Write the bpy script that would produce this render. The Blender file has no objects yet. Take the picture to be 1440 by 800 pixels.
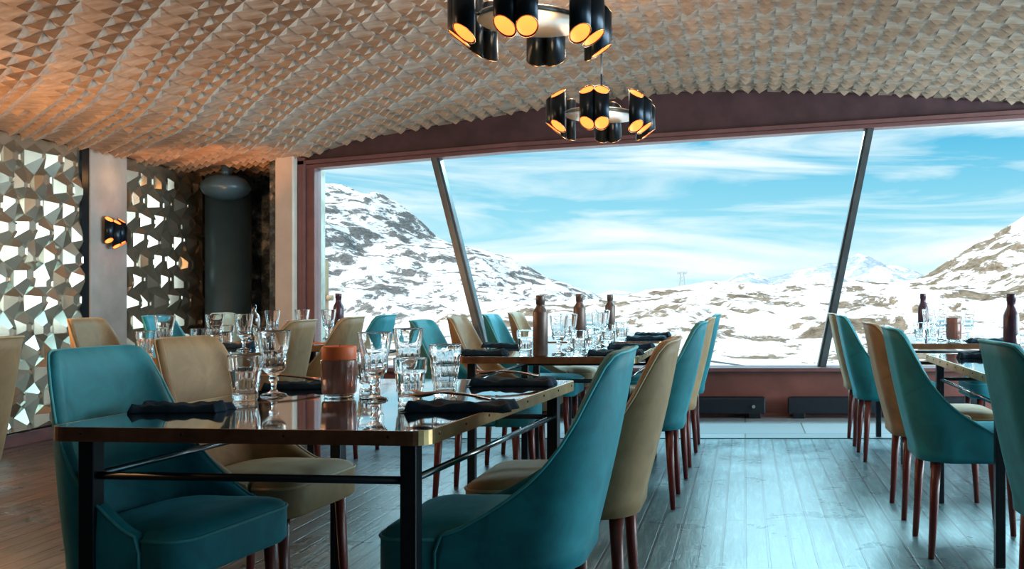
import bpy, bmesh, math, random
from mathutils import Vector, Matrix, noise
random.seed(7)
scn = bpy.context.scene
COL = scn.collection
PI = math.pi
F = 1400.0; VX = 1048.0; HY = 412.0; EYE = 1.05

def ax(px, d): return (px - VX) * d / F            # world X of a photo column at depth d
def az(py, d): return EYE - (py - HY) * d / F      # world Z of a photo row at depth d

# ------------------------------------------------------------------ materials
def newmat(name):
    m = bpy.data.materials.new(name); m.use_nodes = True
    nt = m.node_tree; b = nt.nodes.get('Principled BSDF')
    return m, nt, b
def N(nt, t, **kw):
    n = nt.nodes.new(t)
    for k, v in kw.items():
        if k in n.inputs.keys() if hasattr(n.inputs, 'keys') else False: n.inputs[k].default_value = v
        else: setattr(n, k, v)
    return n
def L(nt, a, b): nt.links.new(a, b)
def ramp(nt, fac, stops, interp='LINEAR'):
    r = nt.nodes.new('ShaderNodeValToRGB'); r.color_ramp.interpolation = interp
    els = r.color_ramp.elements
    while len(els) < len(stops): els.new(0.5)
    for e, (p, c) in zip(els, stops):
        e.position = p; e.color = (c[0], c[1], c[2], 1)
    if fac is not None: L(nt, fac, r.inputs['Fac'])
    return r
def coords(nt, scale=(1, 1, 1), kind='Object'):
    tc = nt.nodes.new('ShaderNodeTexCoord'); mp = nt.nodes.new('ShaderNodeMapping')
    mp.inputs['Scale'].default_value = scale
    L(nt, tc.outputs[kind], mp.inputs['Vector']); return mp.outputs['Vector']
def noisetex(nt, vec, scale, detail=4, rough=.55, dist=0):
    n = nt.nodes.new('ShaderNodeTexNoise')
    n.inputs['Scale'].default_value = scale; n.inputs['Detail'].default_value = detail
    n.inputs['Roughness'].default_value = rough; n.inputs['Distortion'].default_value = dist
    L(nt, vec, n.inputs['Vector']); return n.outputs['Fac']
def bump(nt, b, h, strength=.3, dist=.01):
    bp = nt.nodes.new('ShaderNodeBump'); bp.inputs['Strength'].default_value = strength
    bp.inputs['Distance'].default_value = dist
    L(nt, h, bp.inputs['Height']); L(nt, bp.outputs['Normal'], b.inputs['Normal'])

def simple(name, col, rough=.5, metal=0, var=.12, scale=30, spec=.5, bmp=0):
    m, nt, b = newmat(name)
    v = coords(nt); n = noisetex(nt, v, scale)
    lo = [c * (1 - var) for c in col]; hi = [min(1, c * (1 + var)) for c in col]
    r = ramp(nt, n, [(.3, lo), (.7, hi)])
    L(nt, r.outputs['Color'], b.inputs['Base Color'])
    b.inputs['Roughness'].default_value = rough; b.inputs['Metallic'].default_value = metal
    b.inputs['Specular IOR Level'].default_value = spec
    if bmp: bump(nt, b, n, bmp)
    return m
def velvet(name, lo, hi, sheen):
    m, nt, b = newmat(name)
    v = coords(nt); n = noisetex(nt, v, 9, 5, .6, .8); n2 = noisetex(nt, v, 300, 2)
    r = ramp(nt, n, [(.3, lo), (.7, hi)])
    L(nt, r.outputs['Color'], b.inputs['Base Color'])
    b.inputs['Roughness'].default_value = .62
    b.inputs['Sheen Weight'].default_value = .4
    b.inputs['Sheen Roughness'].default_value = .35
    b.inputs['Sheen Tint'].default_value = (*sheen, 1)
    bump(nt, b, n2, .15, .002)
    return m
def glass(name, col=(1, 1, 1), rough=0, ior=1.47):
    m, nt, b = newmat(name)
    b.inputs['Base Color'].default_value = (*col, 1); b.inputs['Roughness'].default_value = rough
    b.inputs['IOR'].default_value = ior; b.inputs['Transmission Weight'].default_value = 1
    return m
def emit(name, col, s):
    m, nt, b = newmat(name)
    b.inputs['Base Color'].default_value = (*col, 1)
    b.inputs['Emission Color'].default_value = (*col, 1); b.inputs['Emission Strength'].default_value = s
    return m

TEAL = velvet('teal_velvet', (.002, .150, .200), (.005, .275, .350), (.2, .75, .88))
TEALP = simple('teal_piping', (.04, .33, .38), .5)
TAN = velvet('tan_velvet', (.20, .13, .058), (.33, .225, .11), (.85, .7, .45))
TANP = simple('tan_piping', (.40, .30, .17), .5)
LEGM = simple('mahogany_leg', (.115, .018, .014), .32, scale=60)
BLACK = simple('blackened_steel', (.018, .026, .034), .38, .6, scale=40)
COPPER = simple('copper_band', (.55, .27, .15), .30, 1, .35, 14)
COPPER_LIT = simple('copper_band_side_lit', (.56, .40, .20), .33, 1, .25, 14)  # same copper band; tan side lighting put into the colour
RIVET = simple('dark_rivet', (.06, .045, .035), .35, .9)
TUBE = simple('navy_lamp_tube', (.012, .022, .035), .28, .7, scale=50)
RIM = simple('brass_rim', (.75, .48, .28), .25, 1)
DISC = simple('silver_lamp_plate', (.55, .58, .58), .35, .8, .06)
GLOW = emit('warm_lamp_glow', (1, .22, .045), 1.7)
BULB = emit('warm_bulb', (1, .42, .12), 3.0)
CLOTH = simple('navy_napkin_cloth', (.008, .030, .055), .85, 0, .3, 40, .2)
COPCUT = simple('copper_cutlery', (.68, .42, .30), .2, 1, .1)
CLEAR = glass('clear_glass')
CARAFE = simple('gunmetal_bottle', (.15, .115, .105), .4, .5, .2, 20)
DARKB = simple('dark_bottle_glass', (.06, .03, .055), .25, .0, .2, 20)
CONCRETE = simple('pale_concrete', (.40, .41, .40), .75, 0, .15, 5, bmp=.15)
CREAM = simple('cream_render', (.62, .55, .48), .75, 0, .08, 5)
DARKWALL = simple('charcoal_plaster', (.022, .030, .040), .45, 0, .3, 4)
FLUE = simple('dark_flue_steel', (.065, .15, .22), .32, .15, .15, 5)
FRAME = simple('red_brown_frame', (.17, .075, .075), .42, 0, .15, 8)
BEAM = simple('plum_brown_beam', (.07, .032, .040), .5, 0, .3, 5)
SILLW = simple('oxblood_panel', (.22, .075, .06), .5, 0, .25, 3)
HEATER = simple('dark_convector', (.02, .026, .035), .4, .4)
PYL = simple('galvanised_pylon', (.42, .47, .50), .6, 0)
STRUT = simple('steel_strut', (.14, .17, .19), .35, .7, .2, 6)
TIMBER = simple('weathered_timber', (.40, .25, .15), .7, 0, .25, 8)
WAX = simple('orange_wax', (.75, .16, .045), .45, 0, .1)
STONE = simple('terrace_stone', (.42, .37, .31), .85, 0, .35, 6, bmp=.4)

def mk_brownjar():
    m, nt, b = newmat('brown_ribbed_jar')
    b.inputs['Base Color'].default_value = (.30, .13, .10, 1); b.inputs['Roughness'].default_value = .18
    b.inputs['Transmission Weight'].default_value = .35
    return m
JAR = mk_brownjar()
def mk_top():
    m, nt, b = newmat('black_mirror_top')
    v = coords(nt); n = noisetex(nt, v, 6, 5)
    b.inputs['Base Color'].default_value = (.50, .55, .57, 1)
    b.inputs['Metallic'].default_value = 1
    r = ramp(nt, n, [(.3, (.02,) * 3), (.8, (.08,) * 3)])
    L(nt, r.outputs['Color'], b.inputs['Roughness'])
    return m
TOP = mk_top()
def mk_mirror():
    m, nt, b = newmat('champagne_mirror')
    v = coords(nt); n = noisetex(nt, v, 3)
    r = ramp(nt, n, [(.3, (.43, .405, .325)), (.7, (.58, .55, .45))])
    L(nt, r.outputs['Color'], b.inputs['Base Color'])
    b.inputs['Metallic'].default_value = .8; b.inputs['Roughness'].default_value = .26
    return m
MIRROR = mk_mirror()
def mk_ceil():
    m, nt, b = newmat('ceiling_wood_tiles')
    v = coords(nt, (6, 25, 25)); n = noisetex(nt, v, 1.2, 6, .6); v2 = coords(nt); n2 = noisetex(nt, v2, 1.0, 3)
    r = ramp(nt, n, [(.25, (.31, .225, .165)), (.75, (.60, .475, .375))])
    r2 = ramp(nt, n2, [(.3, (.8, .76, .72)), (.7, (1, 1, 1))])
    mx = nt.nodes.new('ShaderNodeMixRGB'); mx.blend_type = 'MULTIPLY'; mx.inputs[0].default_value = 1
    L(nt, r.outputs['Color'], mx.inputs[1]); L(nt, r2.outputs['Color'], mx.inputs[2])
    L(nt, mx.outputs[0], b.inputs['Base Color']); b.inputs['Roughness'].default_value = .6
    return m
CEILM = mk_ceil()
def mk_floor():
    m, nt, b = newmat('floor_boards_sky_tint')
    tc = nt.nodes.new('ShaderNodeTexCoord'); sp = nt.nodes.new('ShaderNodeSeparateXYZ'); L(nt, tc.outputs['Object'], sp.inputs[0])
    cb = nt.nodes.new('ShaderNodeCombineXYZ'); L(nt, sp.outputs['Y'], cb.inputs[0]); L(nt, sp.outputs['X'], cb.inputs[1])
    br = nt.nodes.new('ShaderNodeTexBrick'); L(nt, cb.outputs[0], br.inputs['Vector'])
    br.inputs['Scale'].default_value = 1; br.inputs['Brick Width'].default_value = 2.3; br.inputs['Row Height'].default_value = .095
    br.inputs['Mortar Size'].default_value = .0065; br.inputs['Mortar Smooth'].default_value = .3; br.offset = .37
    br.inputs['Color1'].default_value = (.0, .0, .0, 1); br.inputs['Color2'].default_value = (1, 1, 1, 1)
    br.inputs['Mortar'].default_value = (0, 0, 0, 1)
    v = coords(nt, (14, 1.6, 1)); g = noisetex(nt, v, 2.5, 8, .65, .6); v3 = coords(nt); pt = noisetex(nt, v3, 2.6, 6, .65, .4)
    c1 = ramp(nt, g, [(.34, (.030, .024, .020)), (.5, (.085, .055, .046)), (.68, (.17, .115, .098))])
    c2 = ramp(nt, g, [(.3, (.016, .050, .062)), (.5, (.055, .150, .180)), (.68, (.20, .38, .42))])  # bluish ramp: sky reflection painted into the aisle boards' colour
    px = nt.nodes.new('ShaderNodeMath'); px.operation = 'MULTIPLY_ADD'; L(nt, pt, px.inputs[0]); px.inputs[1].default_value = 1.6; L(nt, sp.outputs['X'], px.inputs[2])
    sky_mask = ramp(nt, None, [(.0, (0,) * 3), (1, (1,) * 3)]); mr = nt.nodes.new('ShaderNodeMapRange'); L(nt, px.outputs[0], mr.inputs['Value'])
    mr.inputs['From Min'].default_value = -2.3; mr.inputs['From Max'].default_value = .2; L(nt, mr.outputs[0], sky_mask.inputs['Fac'])  # painted sky tint fades in from left to right
    cm = nt.nodes.new('ShaderNodeMixRGB'); L(nt, sky_mask.outputs[0], cm.inputs[0]); L(nt, c1.outputs[0], cm.inputs[1]); L(nt, c2.outputs[0], cm.inputs[2]); c1 = cm
    t = ramp(nt, br.outputs['Color'], [(0, (.72, .72, .72)), (1, (1.1, 1.08, 1.05))])
    m1 = nt.nodes.new('ShaderNodeMixRGB'); m1.blend_type = 'MULTIPLY'; m1.inputs[0].default_value = 1
    L(nt, c1.outputs[0], m1.inputs[1]); L(nt, t.outputs[0], m1.inputs[2])
    m2 = nt.nodes.new('ShaderNodeMixRGB'); L(nt, br.outputs['Fac'], m2.inputs[0]); L(nt, m1.outputs[0], m2.inputs[1]); m2.inputs[2].default_value = (.008, .008, .01, 1)
    L(nt, m2.outputs[0], b.inputs['Base Color'])
    rr = ramp(nt, pt, [(.32, (.22,) * 3), (.7, (.46,) * 3)]); L(nt, rr.outputs[0], b.inputs['Roughness'])
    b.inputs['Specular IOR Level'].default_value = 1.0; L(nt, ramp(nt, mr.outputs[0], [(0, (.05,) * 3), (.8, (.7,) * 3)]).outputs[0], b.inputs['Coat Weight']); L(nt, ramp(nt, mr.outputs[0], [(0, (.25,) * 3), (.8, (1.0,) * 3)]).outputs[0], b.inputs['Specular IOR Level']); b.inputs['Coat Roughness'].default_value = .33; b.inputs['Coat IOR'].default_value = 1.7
    iv = nt.nodes.new('ShaderNodeMath'); iv.operation = 'MULTIPLY_ADD'; L(nt, br.outputs['Fac'], iv.inputs[0]); iv.inputs[1].default_value = -1.2
    L(nt, g, iv.inputs[2]); bump(nt, b, iv.outputs[0], .45, .006)
    return m
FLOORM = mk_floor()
def mk_tile():
    m, nt, b = newmat('slate_floor_tiles')
    v = coords(nt)
    br = nt.nodes.new('ShaderNodeTexBrick'); L(nt, v, br.inputs['Vector'])
    br.inputs['Scale'].default_value = 1; br.inputs['Brick Width'].default_value = .9; br.inputs['Row Height'].default_value = .62; br.offset = .5
    br.inputs['Mortar Size'].default_value = .006
    br.inputs['Color1'].default_value = (.20, .23, .25, 1); br.inputs['Color2'].default_value = (.27, .30, .325, 1); br.inputs['Mortar'].default_value = (.06, .06, .06, 1)
    L(nt, br.outputs['Color'], b.inputs['Base Color']); b.inputs['Roughness'].default_value = .45
    return m
TILEM = mk_tile()
def mk_mosaic():
    m, nt, b = newmat('dark_mosaic_wall')
    v = coords(nt, (1, 1, 1))
    vo = nt.nodes.new('ShaderNodeTexVoronoi'); vo.inputs['Scale'].default_value = 9; L(nt, v, vo.inputs['Vector'])
    n = noisetex(nt, v, 7, 5, .7)
    r = ramp(nt, n, [(.44, (.035, .055, .075)), (.56, (.15, .20, .23)), (.68, (.62, .64, .62))])  # palest stop paints the wall's glints into its colour
    L(nt, r.outputs[0], b.inputs['Base Color']); b.inputs['Roughness'].default_value = .2
    bump(nt, b, vo.outputs['Distance'], .6, .03)
    return m
MOSAIC = mk_mosaic()
def mk_pane():
    m = bpy.data.materials.new('window_glass'); m.use_nodes = True; nt = m.node_tree; nt.nodes.clear()
    o = nt.nodes.new('ShaderNodeOutputMaterial'); t = nt.nodes.new('ShaderNodeBsdfTransparent'); g = nt.nodes.new('ShaderNodeBsdfGlossy')
    t.inputs[0].default_value = (.97, .985, .985, 1); g.inputs['Roughness'].default_value = .3
    mx = nt.nodes.new('ShaderNodeMixShader'); fr = nt.nodes.new('ShaderNodeFresnel'); fr.inputs[0].default_value = 1.12
    L(nt, fr.outputs[0], mx.inputs[0]); L(nt, t.outputs[0], mx.inputs[1]); L(nt, g.outputs[0], mx.inputs[2]); L(nt, mx.outputs[0], o.inputs[0])
    return m
PANE = mk_pane()
def mk_snow(name, rock_lo, rock_hi, cover, scale, stretch, slope):
    m, nt, b = newmat(name)
    v = coords(nt, stretch); n = noisetex(nt, v, scale, 9, .68, .6); n2 = noisetex(nt, v, scale * 6, 5, .7)
    ge = nt.nodes.new('ShaderNodeNewGeometry'); sp = nt.nodes.new('ShaderNodeSeparateXYZ'); L(nt, ge.outputs['Normal'], sp.inputs[0])
    a = nt.nodes.new('ShaderNodeMath'); a.operation = 'MULTIPLY_ADD'; L(nt, sp.outputs['Z'], a.inputs[0]); a.inputs[1].default_value = -slope; L(nt, n, a.inputs[2])
    a2 = nt.nodes.new('ShaderNodeMath'); a2.operation = 'MULTIPLY_ADD'; L(nt, n2, a2.inputs[0]); a2.inputs[1].default_value = .22; L(nt, a.outputs[0], a2.inputs[2])
    k = ramp(nt, a2.outputs[0], [(cover, (0,) * 3), (cover + .035, (1,) * 3)])
    rk = ramp(nt, n2, [(.35, rock_lo), (.65, rock_hi)])
    mx = nt.nodes.new('ShaderNodeMixRGB'); L(nt, k.outputs[0], mx.inputs[0]); mx.inputs[1].default_value = (.92, .90, .885, 1); L(nt, rk.outputs[0], mx.inputs[2])
    L(nt, mx.outputs[0], b.inputs['Base Color']); b.inputs['Roughness'].default_value = .8; b.inputs['Specular IOR Level'].default_value = .1
    return m

# ------------------------------------------------------------------ mesh helpers
def obj(name, bm, mat, parent=None, smooth=False, loc=None, rot=None):
    me = bpy.data.meshes.new(name)
    bmesh.ops.recalc_face_normals(bm, faces=bm.faces[:])
    bm.to_mesh(me); bm.free()
    if smooth:
        for p in me.polygons: p.use_smooth = True
    o = bpy.data.objects.new(name, me); COL.objects.link(o)
    for mm in (mat if isinstance(mat, (list, tuple)) else [mat]): me.materials.append(mm)
    if parent: o.parent = parent
    if loc: o.location = loc
    if rot: o.rotation_euler = rot
    return o
def tag(o, label=None, cat=None, group=None, kind=None):
    if label: o['label'] = label
    if cat: o['category'] = cat
    if group: o['group'] = group
    if kind: o['kind'] = kind
    return o
def struct(name, bm, mat, label, smooth=False, parent=None):
    o = obj(name, bm, mat, parent, smooth); o['kind'] = 'structure'
    if parent is None: o['label'] = label; o['category'] = name.split('_')[0]
    return o
def empty(name, label, cat, loc=(0, 0, 0), rz=0, group=None):
    o = bpy.data.objects.new(name, None); COL.objects.link(o); o.empty_display_size = .1
    o.location = loc; o.rotation_euler = (0, 0, rz)
    return tag(o, label, cat, group)
def dup(src, loc, rz=0, label=None, group=None, scale=None):
    r = src.copy(); COL.objects.link(r); r.location = loc; r.rotation_euler = (0, 0, rz)
    if label: r['label'] = label
    if group: r['group'] = group
    if scale: r.scale = scale
    for ch in list(src.children):
        c = ch.copy(); COL.objects.link(c); c.parent = r
        for g in list(ch.children):
            k = g.copy(); COL.objects.link(k); k.parent = c
    return r
def box(bm, x0, x1, y0, y1, z0, z1, bev=0):
    vs = [bm.verts.new((x, y, z)) for x in (x0, x1) for y in (y0, y1) for z in (z0, z1)]
    fs = [(0, 1, 3, 2), (4, 6, 7, 5), (0, 4, 5, 1), (2, 3, 7, 6), (0, 2, 6, 4), (1, 5, 7, 3)]
    faces = [bm.faces.new([vs[i] for i in f]) for f in fs]
    if bev:
        es = list({e for f in faces for e in f.edges})
        bmesh.ops.bevel(bm, geom=es, offset=bev, segments=2, affect='EDGES', profile=.5)
def tube(bm, pts, rad, seg=8, closed=False):
    pts = [Vector(p) for p in pts]; n = len(pts); rings = []
    up0 = Vector((0, 0, 1))
    for i, p in enumerate(pts):
        a = pts[(i - 1) % n] if (closed or i) else p; b = pts[(i + 1) % n] if (closed or i < n - 1) else p
        t = (b - a).normalized()
        up = up0 if abs(t.dot(up0)) < .95 else Vector((1, 0, 0))
        s = t.cross(up).normalized(); u = s.cross(t)
        r = rad[i] if isinstance(rad, (list, tuple)) else rad
        rings.append([bm.verts.new(p + (s * math.cos(2 * PI * k / seg) + u * math.sin(2 * PI * k / seg)) * r) for k in range(seg)])
    m = n if closed else n - 1
    for i in range(m):
        A, B = rings[i], rings[(i + 1) % n]
        for k in range(seg): bm.faces.new((A[k], A[(k + 1) % seg], B[(k + 1) % seg], B[k]))
    if not closed:
        bm.faces.new(rings[0][::-1]); bm.faces.new(rings[-1])
def lathe(bm, prof, seg=32, mod=None, cx=0, cy=0):
    """closed or open profile [(r,z),...]; r==0 makes a pole"""
    rings = []
    for j, (r, z) in enumerate(prof):
        if r <= 1e-6: rings.append([bm.verts.new((cx, cy, z))]); continue
        ring = []
        for k in range(seg):
            a = 2 * PI * k / seg; rr = r * (mod(a, z, j) if mod else 1)
            ring.append(bm.verts.new((cx + rr * math.cos(a), cy + rr * math.sin(a), z)))
        rings.append(ring)
    for A, B in zip(rings, rings[1:]):
        for k in range(seg):
            k2 = (k + 1) % seg
            if len(A) == 1 and len(B) == 1: continue
            if len(A) == 1: bm.faces.new((A[0], B[k], B[k2]))
            elif len(B) == 1: bm.faces.new((A[k], A[k2], B[0]))
            else: bm.faces.new((A[k], A[k2], B[k2], B[k]))
def prism(bm, poly, y0, y1, flip=False):
    """polygon in (x,z) extruded along y"""
    a = [bm.verts.new((x, y0, z)) for x, z in poly]; b = [bm.verts.new((x, y1, z)) for x, z in poly]
    n = len(poly); bm.faces.new(a); bm.faces.new(b[::-1])
    for i in range(n): bm.faces.new((a[i], b[i], b[(i + 1) % n], a[(i + 1) % n]))
def lerp_tab(tab, x):
    if x <= tab[0][0]: return tab[0][1]
    for (x0, y0), (x1, y1) in zip(tab, tab[1:]):
        if x <= x1: return y0 + (y1 - y0) * (x - x0) / (x1 - x0)
    return tab[-1][1]
def cosine_tab(tab, x):
    """catmull-rom through table"""
    if x <= tab[0][0]: return tab[0][1]
    if x >= tab[-1][0]: return tab[-1][1]
    for i in range(len(tab) - 1):
        x0, y0 = tab[i]; x1, y1 = tab[i + 1]
        if x <= x1:
            t = (x - x0) / (x1 - x0); h = x1 - x0
            def sl(k):
                a = tab[max(0, k - 1)]; b = tab[min(len(tab) - 1, k + 1)]
                return (b[1] - a[1]) / (b[0] - a[0])
            m0, m1 = sl(i) * h, sl(i + 1) * h
            return (2*t**3-3*t*t+1)*y0 + (t**3-2*t*t+t)*m0 + (-2*t**3+3*t*t)*y1 + (t**3-t*t)*m1

# ------------------------------------------------------------------ camera and world
cam = bpy.data.cameras.new('camera'); co = bpy.data.objects.new('camera', cam); COL.objects.link(co)
cam.sensor_width = 36; cam.lens = 36 * F / 1440; cam.shift_x = -(VX - 720) / 1440; cam.shift_y = -(400 - HY) / 1440
cam.clip_start = .05; cam.clip_end = 9000
co.location = (0, 0, EYE); co.rotation_euler = (PI / 2, 0, 0); scn.camera = co
scn.view_settings.view_transform = 'Standard'; scn.view_settings.look = 'None'
scn.view_settings.gamma = 1; scn.view_settings.exposure = 0.5; scn.view_settings.use_curve_mapping = False

w = bpy.data.worlds.new('alpine_sky'); scn.world = w; w.use_nodes = True; nt = w.node_tree
bg = nt.nodes['Background']; tc = nt.nodes.new('ShaderNodeTexCoord'); sp = nt.nodes.new('ShaderNodeSeparateXYZ'); L(nt, tc.outputs['Generated'], sp.inputs[0])
grad = ramp(nt, sp.outputs['Z'], [(0.0, (.50, .76, .80)), (.06, (.29, .63, .75)), (.16, (.085, .43, .65)), (1, (.07, .34, .60))])
cb = nt.nodes.new('ShaderNodeCombineXYZ')
for i, (ax_, k) in enumerate((('X', 2.2), ('Y', 1.2), ('Z', 17.0))):
    mm = nt.nodes.new('ShaderNodeMath'); mm.operation = 'MULTIPLY'; mm.inputs[1].default_value = k; L(nt, sp.outputs[ax_], mm.inputs[0]); L(nt, mm.outputs[0], cb.inputs[i])
cn = noisetex(nt, cb.outputs[0], 1.35, 7, .56, .7)
cr = ramp(nt, cn, [(.46, (0,) * 3), (.66, (1,) * 3)])
mx = nt.nodes.new('ShaderNodeMixRGB'); L(nt, cr.outputs[0], mx.inputs[0]); L(nt, grad.outputs[0], mx.inputs[1]); mx.inputs[2].default_value = (.80, .88, .89, 1)
L(nt, mx.outputs[0], bg.inputs['Color']); bg.inputs['Strength'].default_value = .93

def lamp(name, kind, loc, energy, col, size=.2, rot=(0, 0, 0), sy=None, spot=None):
    l = bpy.data.lights.new(name, kind); o = bpy.data.objects.new(name, l); COL.objects.link(o)
    l.energy = energy; l.color = col; o.location = loc; o.rotation_euler = rot
    if kind == 'AREA':
        l.size = size
        if sy: l.shape = 'RECTANGLE'; l.size_y = sy
    elif kind == 'SUN': l.angle = size
    else: l.shadow_soft_size = size
    if spot: l.spot_size = spot; l.spot_blend = .8
    return o
sd = Vector((.52, .62, -.72))
lamp('sun', 'SUN', (-40, -40, 60), 3.5, (1, .95, .88), .01, sd.to_track_quat('-Z', 'Y').to_euler())

# ------------------------------------------------------------------ room shell
WY = 8.5                      # window wall
XL = -5.01                    # left wall
PROF = [(-5.3, 2.15), (-5.01, 2.15), (-4.6, 2.16), (-4.26, 2.18), (-3.82, 2.205), (-3.33, 2.355), (-2.72, 2.474), (-2.11, 2.574), (-1.72, 2.641), (-.9, 2.744),
        (-.29, 2.78), (.45, 2.777), (1.01, 2.758), (1.57, 2.732), (2.38, 2.677), (3.2, 2.60), (4.2, 2.47), (5.4, 2.27)]
def cz(x): return cosine_tab(PROF, x)

bm = bmesh.new(); box(bm, -5.3, 5.4, -4, 7.17, -.12, 0); struct('floor', bm, FLOORM, 'worn grey brown timber plank floor, bluish sky sheen painted in')
bm = bmesh.new(); box(bm, -5.3, 5.4, 7.19, 9.4, -.12, 0); struct('floor_tiles', bm, TILEM, 'grey slate floor strip below the window')
bm = bmesh.new(); box(bm, -5.0, 5.4, 7.168, 7.192, -.05, .004); struct('trim_1', bm, BLACK, 'dark metal strip between planks and slate')

# faceted timber ceiling: each tile a wedge hanging below the vault
bm = bmesh.new()
xs = [-5.3]
while xs[-1] < 5.35:
    x = xs[-1]; s = (cz(x + .01) - cz(x)) / .01; xs.append(x + .118 / math.sqrt(1 + s * s))
TY0, TY1, TS = 1.2, 9.4, .118
ny = int((TY1 - TY0) / TS)
for i in range(len(xs) - 1):
    x0, x1 = xs[i], xs[i + 1]; z0, z1 = cz(x0), cz(x1)
    sl = (z1 - z0) / (x1 - x0); nn = Vector((sl, 0, -1)).normalized()
    for j in range(ny):
        y0 = TY0 + j * TS; y1 = y0 + TS
        if y1 > WY + .04 and x1 > -3.93: continue
        ph = (i + j) % 4
        rv = random.random(); hh = .047 + .006 * random.random()
        cs = [Vector((x0, y0, z0)), Vector((x1, y0, z1)), Vector((x1, y1, z1)), Vector((x0, y1, z0))]
        if rv < .03: ph = random.choice((0, 1, 2, 3))
        lo = [bm.verts.new(c + nn * .003) for c in cs]
        if ph == 0:
            # wedge dropping towards the window side
            f = hh * .3; p2 = bm.verts.new(cs[2] + nn * f); p3 = bm.verts.new(cs[3] + nn * f)
            bm.faces.new((lo[0], lo[1], p2, p3)); bm.faces.new((lo[1], lo[2], p2)); bm.faces.new((lo[3], lo[0], p3)); bm.faces.new((lo[2], lo[3], p3, p2))
        else:
            # half pyramid with its tip on the room side edge
            u = (.5, .62, .42)[ph - 1]; ap = bm.verts.new(cs[0].lerp(cs[1], u) + nn * hh)
            fa = bm.verts.new(cs[3].lerp(cs[2], u) + nn * hh * (.06, .10, .14)[ph - 1])
            bm.faces.new((lo[0], ap, fa, lo[3])); bm.faces.new((lo[2], lo[3], fa)); bm.faces.new((lo[1], lo[2], fa, ap)); bm.faces.new((lo[0], lo[1], ap))
# solid slab above the tiles
gx = [-5.3 + 10.7 * k / 60 for k in range(61)]
for za, zb in ((.004, .16),):
    A = [(x, cz(x) + za) for x in gx] + [(x, cz(x) + zb) for x in gx[::-1]]
    a = [bm.verts.new((x, -4, z)) for x, z in A]; b = [bm.verts.new((x, 8.7, z)) for x, z in A]
    n = len(A)
    for k in range(n): bm.faces.new((a[k], b[k], b[(k + 1) % n], a[(k + 1) % n]))
    for k in range(60):
        bm.faces.new((a[k], a[k + 1], a[n - 2 - k], a[n - 1 - k])); bm.faces.new((b[k], b[k + 1], b[n - 2 - k], b[n - 1 - k]))
box(bm, -5.3, -3.95, 8.7, 9.4, 2.215, 2.36)
struct('ceiling', bm, CEILM, 'curved ceiling of faceted timber tiles')

bm = bmesh.new(); box(bm, -5.3, 5.4, -4.2, -4, 0, 2.75); struct('wall_back', bm, DARKWALL, 'dark plaster wall behind the camera')
# left wall and its two faceted mirror panels
bm = bmesh.new(); box(bm, XL - .25, XL, -4, 9.4, 0, 2.16); struct('wall_left', bm, DARKWALL, 'dark plaster wall behind the mirror panels')
bm = bmesh.new(); box(bm, XL, XL + .03, -1, 9.2, 0, .09, .004); struct('baseboard_left', bm, FRAME, 'low brown baseboard on the left wall')
def mirror_panel(y0, y1, label):
    bm = bmesh.new(); R = .112; dx = R * math.sqrt(3); dz = R * 1.5
    box(bm, XL + .005, XL + .02, y0, y1, .1, 2.135)
    r = 0; z = .14
    while z < 2.13:
        y = y0 + (dx / 2 if r % 2 else 0)
        while y < y1 + .02:
            rnd = random.Random(int(y * 1000) + r * 77 + 5)
            oy, oz = rnd.uniform(-.035, .035), rnd.uniform(-.035, .035); tr = rnd.choice((.024, .030, .040, .052)); h = rnd.uniform(.03, .055)
            A = []; B = []
            for k in range(6):
                a = PI / 6 + k * PI / 3
                A.append((XL + .02, min(max(y + R * math.cos(a), y0), y1), min(max(z + R * math.sin(a), .1), 2.135)))
                B.append((XL + .02 + h + rnd.uniform(-.006, .006) * 0, min(max(y + oy + tr * math.cos(a), y0 + .006), y1 - .006), min(max(z + oz + tr * math.sin(a), .104), 2.13)))
            C = [(p[0] - .007, y + (p[1] - y) , p[2]) for p in B]; mc = [sum(p[i] for p in B) / 6 for i in range(3)]
            C = [(p[0] - .007, mc[1] + (p[1] - mc[1]) * .74, mc[2] + (p[2] - mc[2]) * .74) for p in B]
            va = [bm.verts.new(p) for p in A]; vb = [bm.verts.new(p) for p in B]
            for k in range(6):
                try: bm.faces.new((va[k], va[(k + 1) % 6], vb[(k + 1) % 6], vb[k]))
                except ValueError: pass
            vc = [bm.verts.new(p) for p in C]
            for k in range(6): bm.faces.new((vb[k], vb[(k + 1) % 6], vc[(k + 1) % 6], vc[k]))
            bm.faces.new(vc)
            y += dx
        r += 1; z += dz
    return tag(obj('mirror_panel', bm, MIRROR), label, 'wall panel', 'faceted mirror wall panels')
mirror_panel(3.4, 7.46, 'faceted champagne mirror panel at left frame edge, left of the concrete pillar')
mirror_panel(8.02, 9.15, 'faceted champagne mirror panel between the concrete pillar and the dark flue corner')
bm = bmesh.new(); box(bm, XL, XL + .05, 7.54, 7.99, 0, 2.2, .006); struct('trim_2', bm, CONCRETE, 'pale concrete pillar between mirror panels')
bm = bmesh.new(); box(bm, XL, XL + .04, 7.46, 7.54, 0, 2.2); struct('trim_3', bm, BLACK, 'dark slot beside the concrete pillar')

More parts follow.
